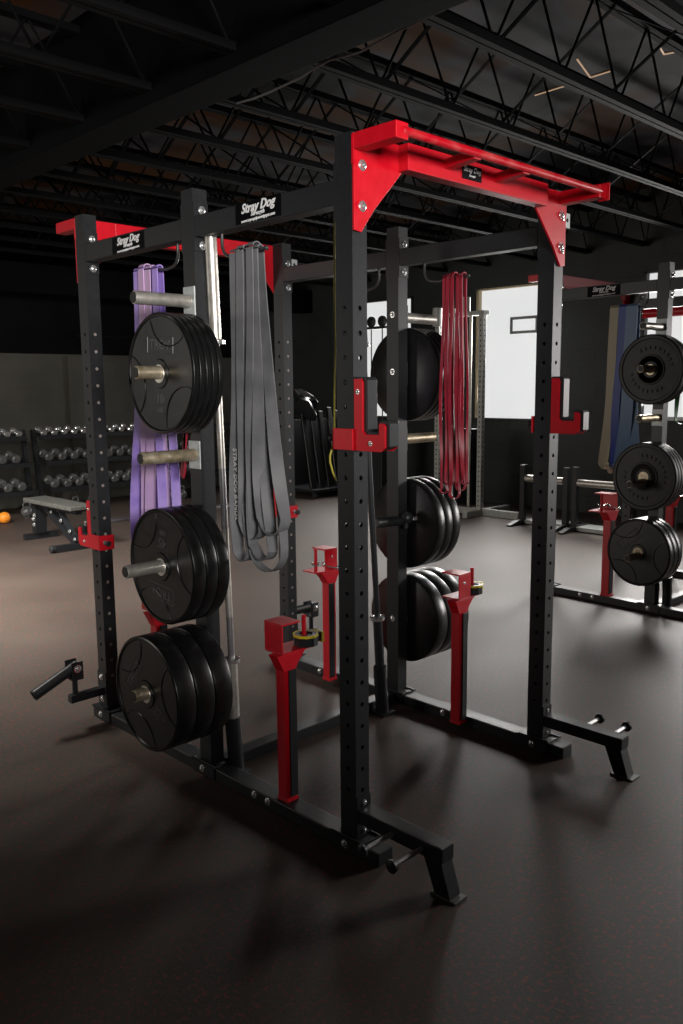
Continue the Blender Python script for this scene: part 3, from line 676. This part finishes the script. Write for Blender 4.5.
# ------------------------------------------------------------------ dumbbell racks along the back wall
def dumbbell(kind, label, group):
    m = MB(); L = .15 if kind == 'chrome' else .17; r = .042 if kind == 'chrome' else .058
    m.cyl((0, -.06, 0), (0, .06, 0), .014, 10)
    for s in (-1, 1):
        m.lathe((0, s * .05, 0), (0, s, 0), [(0, r * .8), (.012, r), (L / 2 - .02, r), (L / 2 - .005, r * .75)], 8 if kind != 'chrome' else 14)
    o = m.build('dumbbell', M['chrome'] if kind == 'chrome' else M['grey_iron'], None)
    return tag(o, label, 'dumbbell', group)
def db_rack(x0, x1, label):
    r = thing('dumbbell_rack', label, 'dumbbell rack', (x0, 8.35, 0))
    L = x1 - x0
    for x in (.03, L - .03):
        MB().obox((x, .24, .03), (x, .38, 1.06), .05, .07).obox((x, -.08, .03), (x, .55, .03), .05, .06).build('rack_post', M['black'], r)
    for z, y in ((1.0, .36), (.67, .24), (.33, .12)):
        MB().box(.05, L - .05, y - .15, y - .10, z - .07, z - .01).box(.05, L - .05, y + .08, y + .13, z - .03, z + .03).build('shelf', M['black'], r)
    return r
rows = [(1.0, .36, 'chrome', 'top'), (.67, .24, 'iron', 'middle'), (.33, .12, 'iron', 'bottom')]
for (x0, x1, side) in ((.75, 2.82, 'left'), (2.90, 4.97, 'right'), (5.05, 7.0, 'far right')):
    db_rack(x0, x1, 'black three-tier dumbbell rack, %s of the row along the back wall' % {'left': 'leftmost', 'right': 'middle one', 'far right': 'rightmost'}[side])
    for z, y, kind, tier in rows:
        first = None; step = .14 if kind == 'chrome' else .17
        x = x0 + .12; 
        while x < x1 - .1:
            vis = (x > 1.9 and x < 4.9) or (x >= 4.9 and x < 5.3)
            if vis:
                if first is None: d_ = first = dumbbell(kind, '%s dumbbell on the %s tier of the %s dumbbell rack' % ('small shiny' if kind == 'chrome' else 'grey', tier, side), '%s tier of the %s dumbbell rack' % (tier, side))
                else: d_ = first.copy(); col.objects.link(d_)
                d_.location = (x + random.uniform(-.008, .008), 8.35 + y - .005, z + (.038 if kind == 'chrome' else .062)); d_.rotation_euler = (random.uniform(.16, .24), 0, random.uniform(-.06, .06))
            x += step
# kettlebells on the floor below the racks
first = None
for i, x in enumerate((2.55, 2.75, 2.98, 3.2, 3.42, 4.15, 4.33, 4.5, 4.66, 4.82)):
    if first is None:
        m = MB().sphere((0, 0, .075), .075, 16); m.cyl((0, 0, 0), (0, 0, .02), .045, 14)
        m.tube([(.035, 0, .13), (.042, 0, .16), (.03, 0, .19), (0, 0, .2), (-.03, 0, .19), (-.042, 0, .16), (-.035, 0, .13)], .012, 8)
        first = k = m.build('kettlebell', M['grey_iron'], None, True)
        tag(k, 'grey kettlebell on the floor under the dumbbell racks', 'kettlebell', 'kettlebells under the dumbbell racks')
    else: k = first.copy(); col.objects.link(k)
    k.location = (x, 8.20, 0); k.rotation_euler = (0, 0, random.uniform(-.4, .4))
m = MB().sphere((0, 0, .07), .07, 20); tag(m.build('medicine_ball', M['orange'], None, True), 'small orange ball on the floor at the left edge', 'ball').location = (2.17, 7.98, 0)

# ------------------------------------------------------------------ adjustable bench
bn = thing('weight_bench', 'black adjustable bench standing left of the leftmost rear post', 'bench', (2.0, 6.2, 0))
MB().prism([(-.13, -.50, .40), (.13, -.50, .40), (.13, .56, .40), (-.13, .56, .40)], (0, 0, .045), .010).build('bench_pad', M['vinyl'], bn)
MB().obox((0, -.42, .375), (0, .5, .375), .06, .05).build('bench_frame', M['black'], bn)
f = MB().obox((0, .46, .37), (0, .48, .07), .12, .09).obox((-.16, .5, .03), (.2, .5, .03), .07, .06); f.build('rear_leg', M['black'], bn)
f = MB().obox((0, .28, .36), (-.02, -.40, .06), .06, .07, (1, 0, 0)).obox((-.26, -.40, .035), (.26, -.40, .035), .06, .065); f.build('front_leg', M['black'], bn)
for s in (-1, 1): MB().cyl((s * .26, -.40, .04), (s * .31, -.40, .04), .035, 14).build('foot_roller', M['uhmw'], bn)
MB().obox((.0, .0, .36), (-.0, -.30, .12), .03, .05, (1, 0, 0)).build('ladder', M['uhmw'], bn)
for y, z in ((.1, .33), (-.1, .26), (-.28, .17), (-.38, .1)): bolt(bn, (-.04, y, z), (-1, 0, 0), 1.4)
for y, z in ((.44, .26), (.46, .16), (.47, .22)): bolt(bn, (-.065, y, z), (-1, 0, 0), 1.6)

# ------------------------------------------------------------------ light grey rack by the windows
lr = thing('squat_rack', 'light grey perforated squat rack in front of the windows', 'squat rack', (6.45, 4.2, 0))
def post2(x, y, z1):
    m = MB().box(x - .032, x + .032, y - .032, y + .032, 0, z1, .003); o = m.build('upright', M['lightsteel'], lr)
    h = MB(); z = .12
    while z < z1 - .05:
        h.lathe((x - .0325, y, z), (-1, 0, 0), [(0, .010), (.0006, .010)], 8); h.lathe((x, y - .0325, z), (0, -1, 0), [(0, .010), (.0006, .010)], 8); z += .06
    h.build('post_holes', M['sticker'], o)
post2(0, 0, 2.45); post2(0, .42, 2.5); post2(-.05, .62, 2.5)
MB().box(-.3, .6, -.035, .035, 0, .07, .003).build('base_rail', M['lightsteel'], lr)
MB().box(.0, .06, -.55, .7, 0, .085, .003).build('base_rail', M['lightsteel'], lr)
MB().box(-.035, .035, .032, .6, .02, .09, .003).build('base_rail', M['lightsteel'], lr)
MB().box(-.05, .05, -.06, .46, 2.40, 2.45, .003).build('top_beam', M['lightsteel'], lr)
for q in (((-.05, .2, 2.44), (-.05, .2, 2.62), .05), ((-.08, .62, 2.3), (-.08, .62, 2.52), .06)): MB().cyl(*q, 14).build('pulley_cover', M['lightsteel'], lr)
MB().cyl((-.04, .14, .1), (-.04, .14, 2.4), .02, 14).build('guide_rod', M['zinc'], lr)
MB().box(-.02, .14, .10, .38, .12, 1.05, .005).build('weight_stack', M['sticker'], lr)

# cable tower with two black grips in front of the first window
ct = thing('cable_tower', 'cable tower with two round black pulleys before the leftmost window', 'cable machine', (6.5, 5.95, 0))
MB().box(-.03, .03, -.16, .17, 2.33, 2.365, .004).build('crossbar', M['black'], ct)
for y in (-.09, .11):
    MB().lathe((-.02, y, 2.43), (1, 0, 0), [(0, .06), (.006, .07), (.034, .07), (.04, .06)], 20).build('pulley', M['uhmw'], ct, True)
    MB().cyl((0, y, .05), (0, y, 2.33), .008, 8).build('guide_rod', M['black'], ct)
MB().box(-.2, .2, -.2, .2, 0, .05, .004).build('base_plate', M['black'], ct)
MB().box(-.06, .06, -.13, .15, .05, .95, .004).build('weight_stack', M['uhmw'], ct)

# ------------------------------------------------------------------ push sleds by the right wall
def sled(label, x, y, z_, w_):
    r = thing('push_sled', label, 'push sled', (x, y, 0), 0, 'push sleds along the window wall')
    for s in (0, 1):
        yy = -s * w_
        MB().box(-.03, .03, yy - .03, yy + .03, .05, z_, .003).build('post', M['black'], r)
        MB().prism([(-.28, yy - .03, .0), (-.18, yy - .03, .0), (.3, yy - .03, .0), (.3, yy - .03, .055), (-.12, yy - .03, .055), (-.28, yy - .03, .02)], (0, .06, 0), .002).build('skid', M['black'], r)
    MB().cyl((0, .0 - .03, .53), (0, -w_ + .03, .53), .04, 18).build('roller', M['zinc'], r, True)
    MB().box(-.02, .25, -w_ + .03, -.03, .01, .05).build('deck', M['lightsteel'], r)
    return r
sled('black push sled with silver roller behind the right front post', 6.25, 3.45, .68, .55)
sled('black push sled with silver roller behind the second rack\'s spotter arm', 6.2, 2.76, .70, .66)

# ------------------------------------------------------------------ dark storage cart at the far end
ca = thing('storage_cart', 'black wheeled storage cart against the back wall behind the far rear post', 'storage cart', (6.55, 7.35, 0))
MB().box(-.45, .6, -.55, .15, .09, .13, .004).box(-.45, .6, .12, .15, .13, 1.1, .003).build('cart_frame', M['black'], ca)
for x, y in ((-.4, -.5), (.55, -.5), (-.4, .1), (.55, .1)): MB().cyl((x - .015, y, .045), (x + .015, y, .045), .045, 14).build('caster', M['uhmw'], ca)
for k in range(5):
    x = -.32 + .17 * k
    o = MB().prism([(x - .06, -.42, 0), (x + .06, -.42, 0), (x + .04, -.2, 1.1 + .05 * (k % 2)), (x - .04, -.2, 1.1 + .05 * (k % 2))], (0, .05, 0), .01).build('rolled_mat', M['rubber'], None)
    o.location = V(ca.location) + V((0, 0, .13)); tag(o, 'black mat standing upright on the storage cart', 'mat', 'mats on the storage cart')
bg = MB().sphere((0, 0, 0), .15, 20, 1.3)
for v in bg.bm.verts: v.co.x += .06 * math.sin(v.co.z * 22 + v.co.y * 15); v.co.y += .05 * math.sin(v.co.z * 17 + v.co.x * 13); v.co.z -= .5 * v.co.x
bo = bg.build('gym_bag', M['uhmw'], None, True); bo.location = (6.25, 7.13, 1.32)
tag(bo, 'crumpled black bag lying on top of the upright mats', 'bag')
st = thing('exercise_stick', 'black stick with a yellow tip standing by the storage cart', 'stick', (6.35, 7.62, 0))
MB().cyl((0, 0, 0), (0, 0, 1.42), .014, 10).build('shaft', M['black'], st); MB().cyl((0, 0, 1.42), (0, 0, 1.56), .024, 10).build('yellow_tip', M['yellow'], st)

pb_ = thing('padded_bar', 'red padded bar mounted across the right-hand window behind the second rack', 'padded bar', (RX - .14, 1.95, 2.36))
MB().cyl((0, -.85, 0), (0, .72, 0), .052, 20).build('red_pad', M['red'], pb_, True)
for q in (-.9, .80): MB().cyl((0, q * .92, 0), (0, q, 0), .02, 12).cyl((0, q, 0), (.14, q, 0), .018, 12).build('wall_arm', M['black'], pb_, True)

# barbell lying low behind the grey bands, red pad bar beyond the second rack
lb = thing('barbell', 'silver barbell resting low across the rear J-cups', 'barbell', (.52, 2.9, 0))
lb.location = (0, D2 + .118, .918 + .026 - .005)
MB().cyl((-.02, 0, 0), (1.17, 0, 0), .0125, 14).build('shaft', M['steelbar'], lb, True)
# ------------------------------------------------------------------ lighting
def area(name, loc, target, sx, sy_, power, color):
    l = bpy.data.lights.new(name, 'AREA'); l.shape = 'RECTANGLE'; l.size = sx; l.size_y = sy_; l.energy = power; l.color = color
    o = bpy.data.objects.new(name, l); col.objects.link(o); o.location = loc
    o.rotation_euler = (V(target) - V(loc)).to_track_quat('-Z', 'Y').to_euler(); return o
for a, b_, z0, z1 in wins:
    l = area('window_daylight', (RX - .03, (a + b_) / 2, (z0 + z1) / 2), (2.0, (a + b_) / 2 - 1.4, .0), (b_ - a) * .9, (z1 - z0) * .9, (56, 74, 120)[wins.index((a, b_, z0, z1))], (1., .975, .94))
    l.data.spread = math.radians(105)
# strip lights hanging over the open floor left of the rack (outside the photo)
for k, (x, y) in enumerate(((-.9, 4.6), (-1.1, 3.0))):
    fx = thing('strip_light', 'long white strip light over the open floor, %s of two' % ('far one', 'near one')[k], 'ceiling light', (x, y, 3.02))
    MB().box(-.09, .09, -.62, .62, 0, .07, .006).build('housing', M['white'], fx)
    for q in (-.5, .5): MB().cyl((0, q, .06), (0, q, CZ - 3.02), .006, 8).build('hanging_rod', M['dull'], fx)
    l = area('strip_lamp', (x, y, 3.0), (x + .9, y + .9, 0), .16, 1.15, (200, 85)[k], (1., .965, .90)); l.data.spread = math.radians(105)
l = area('side_fill', (RX - .1, -2.2, 1.7), (1.6, -.6, .2), 1.8, 2.0, 80, (1., .96, .93)); l.data.spread = math.radians(80)  # added fill lamp brightening the right foreground; no door stands here
l = area('left_fill', (-4.6, 5.6, 1.75), (1.6, 6.2, .6), 3.0, 2.0, 90, (1., .94, .85)); l.data.spread = math.radians(120)  # fill lamp added at the left wall, which has no door
l = area('front_fill', (-2.8, -5.6, 2.6), (-.1, .8, 2.5), 1.6, 1.2, 34, (1., .96, .92)); l.data.spread = math.radians(38)  # fill added behind the camera to brighten the upper red parts
w_ = bpy.data.worlds.new('world'); scene.world = w_; w_.use_nodes = True
w_.node_tree.nodes['Background'].inputs[0].default_value = (.6, .7, .8, 1); w_.node_tree.nodes['Background'].inputs[1].default_value = .3
scene.view_settings.view_transform = 'Standard'; scene.view_settings.look = 'None'
scene.view_settings.exposure = 0; scene.view_settings.gamma = 1
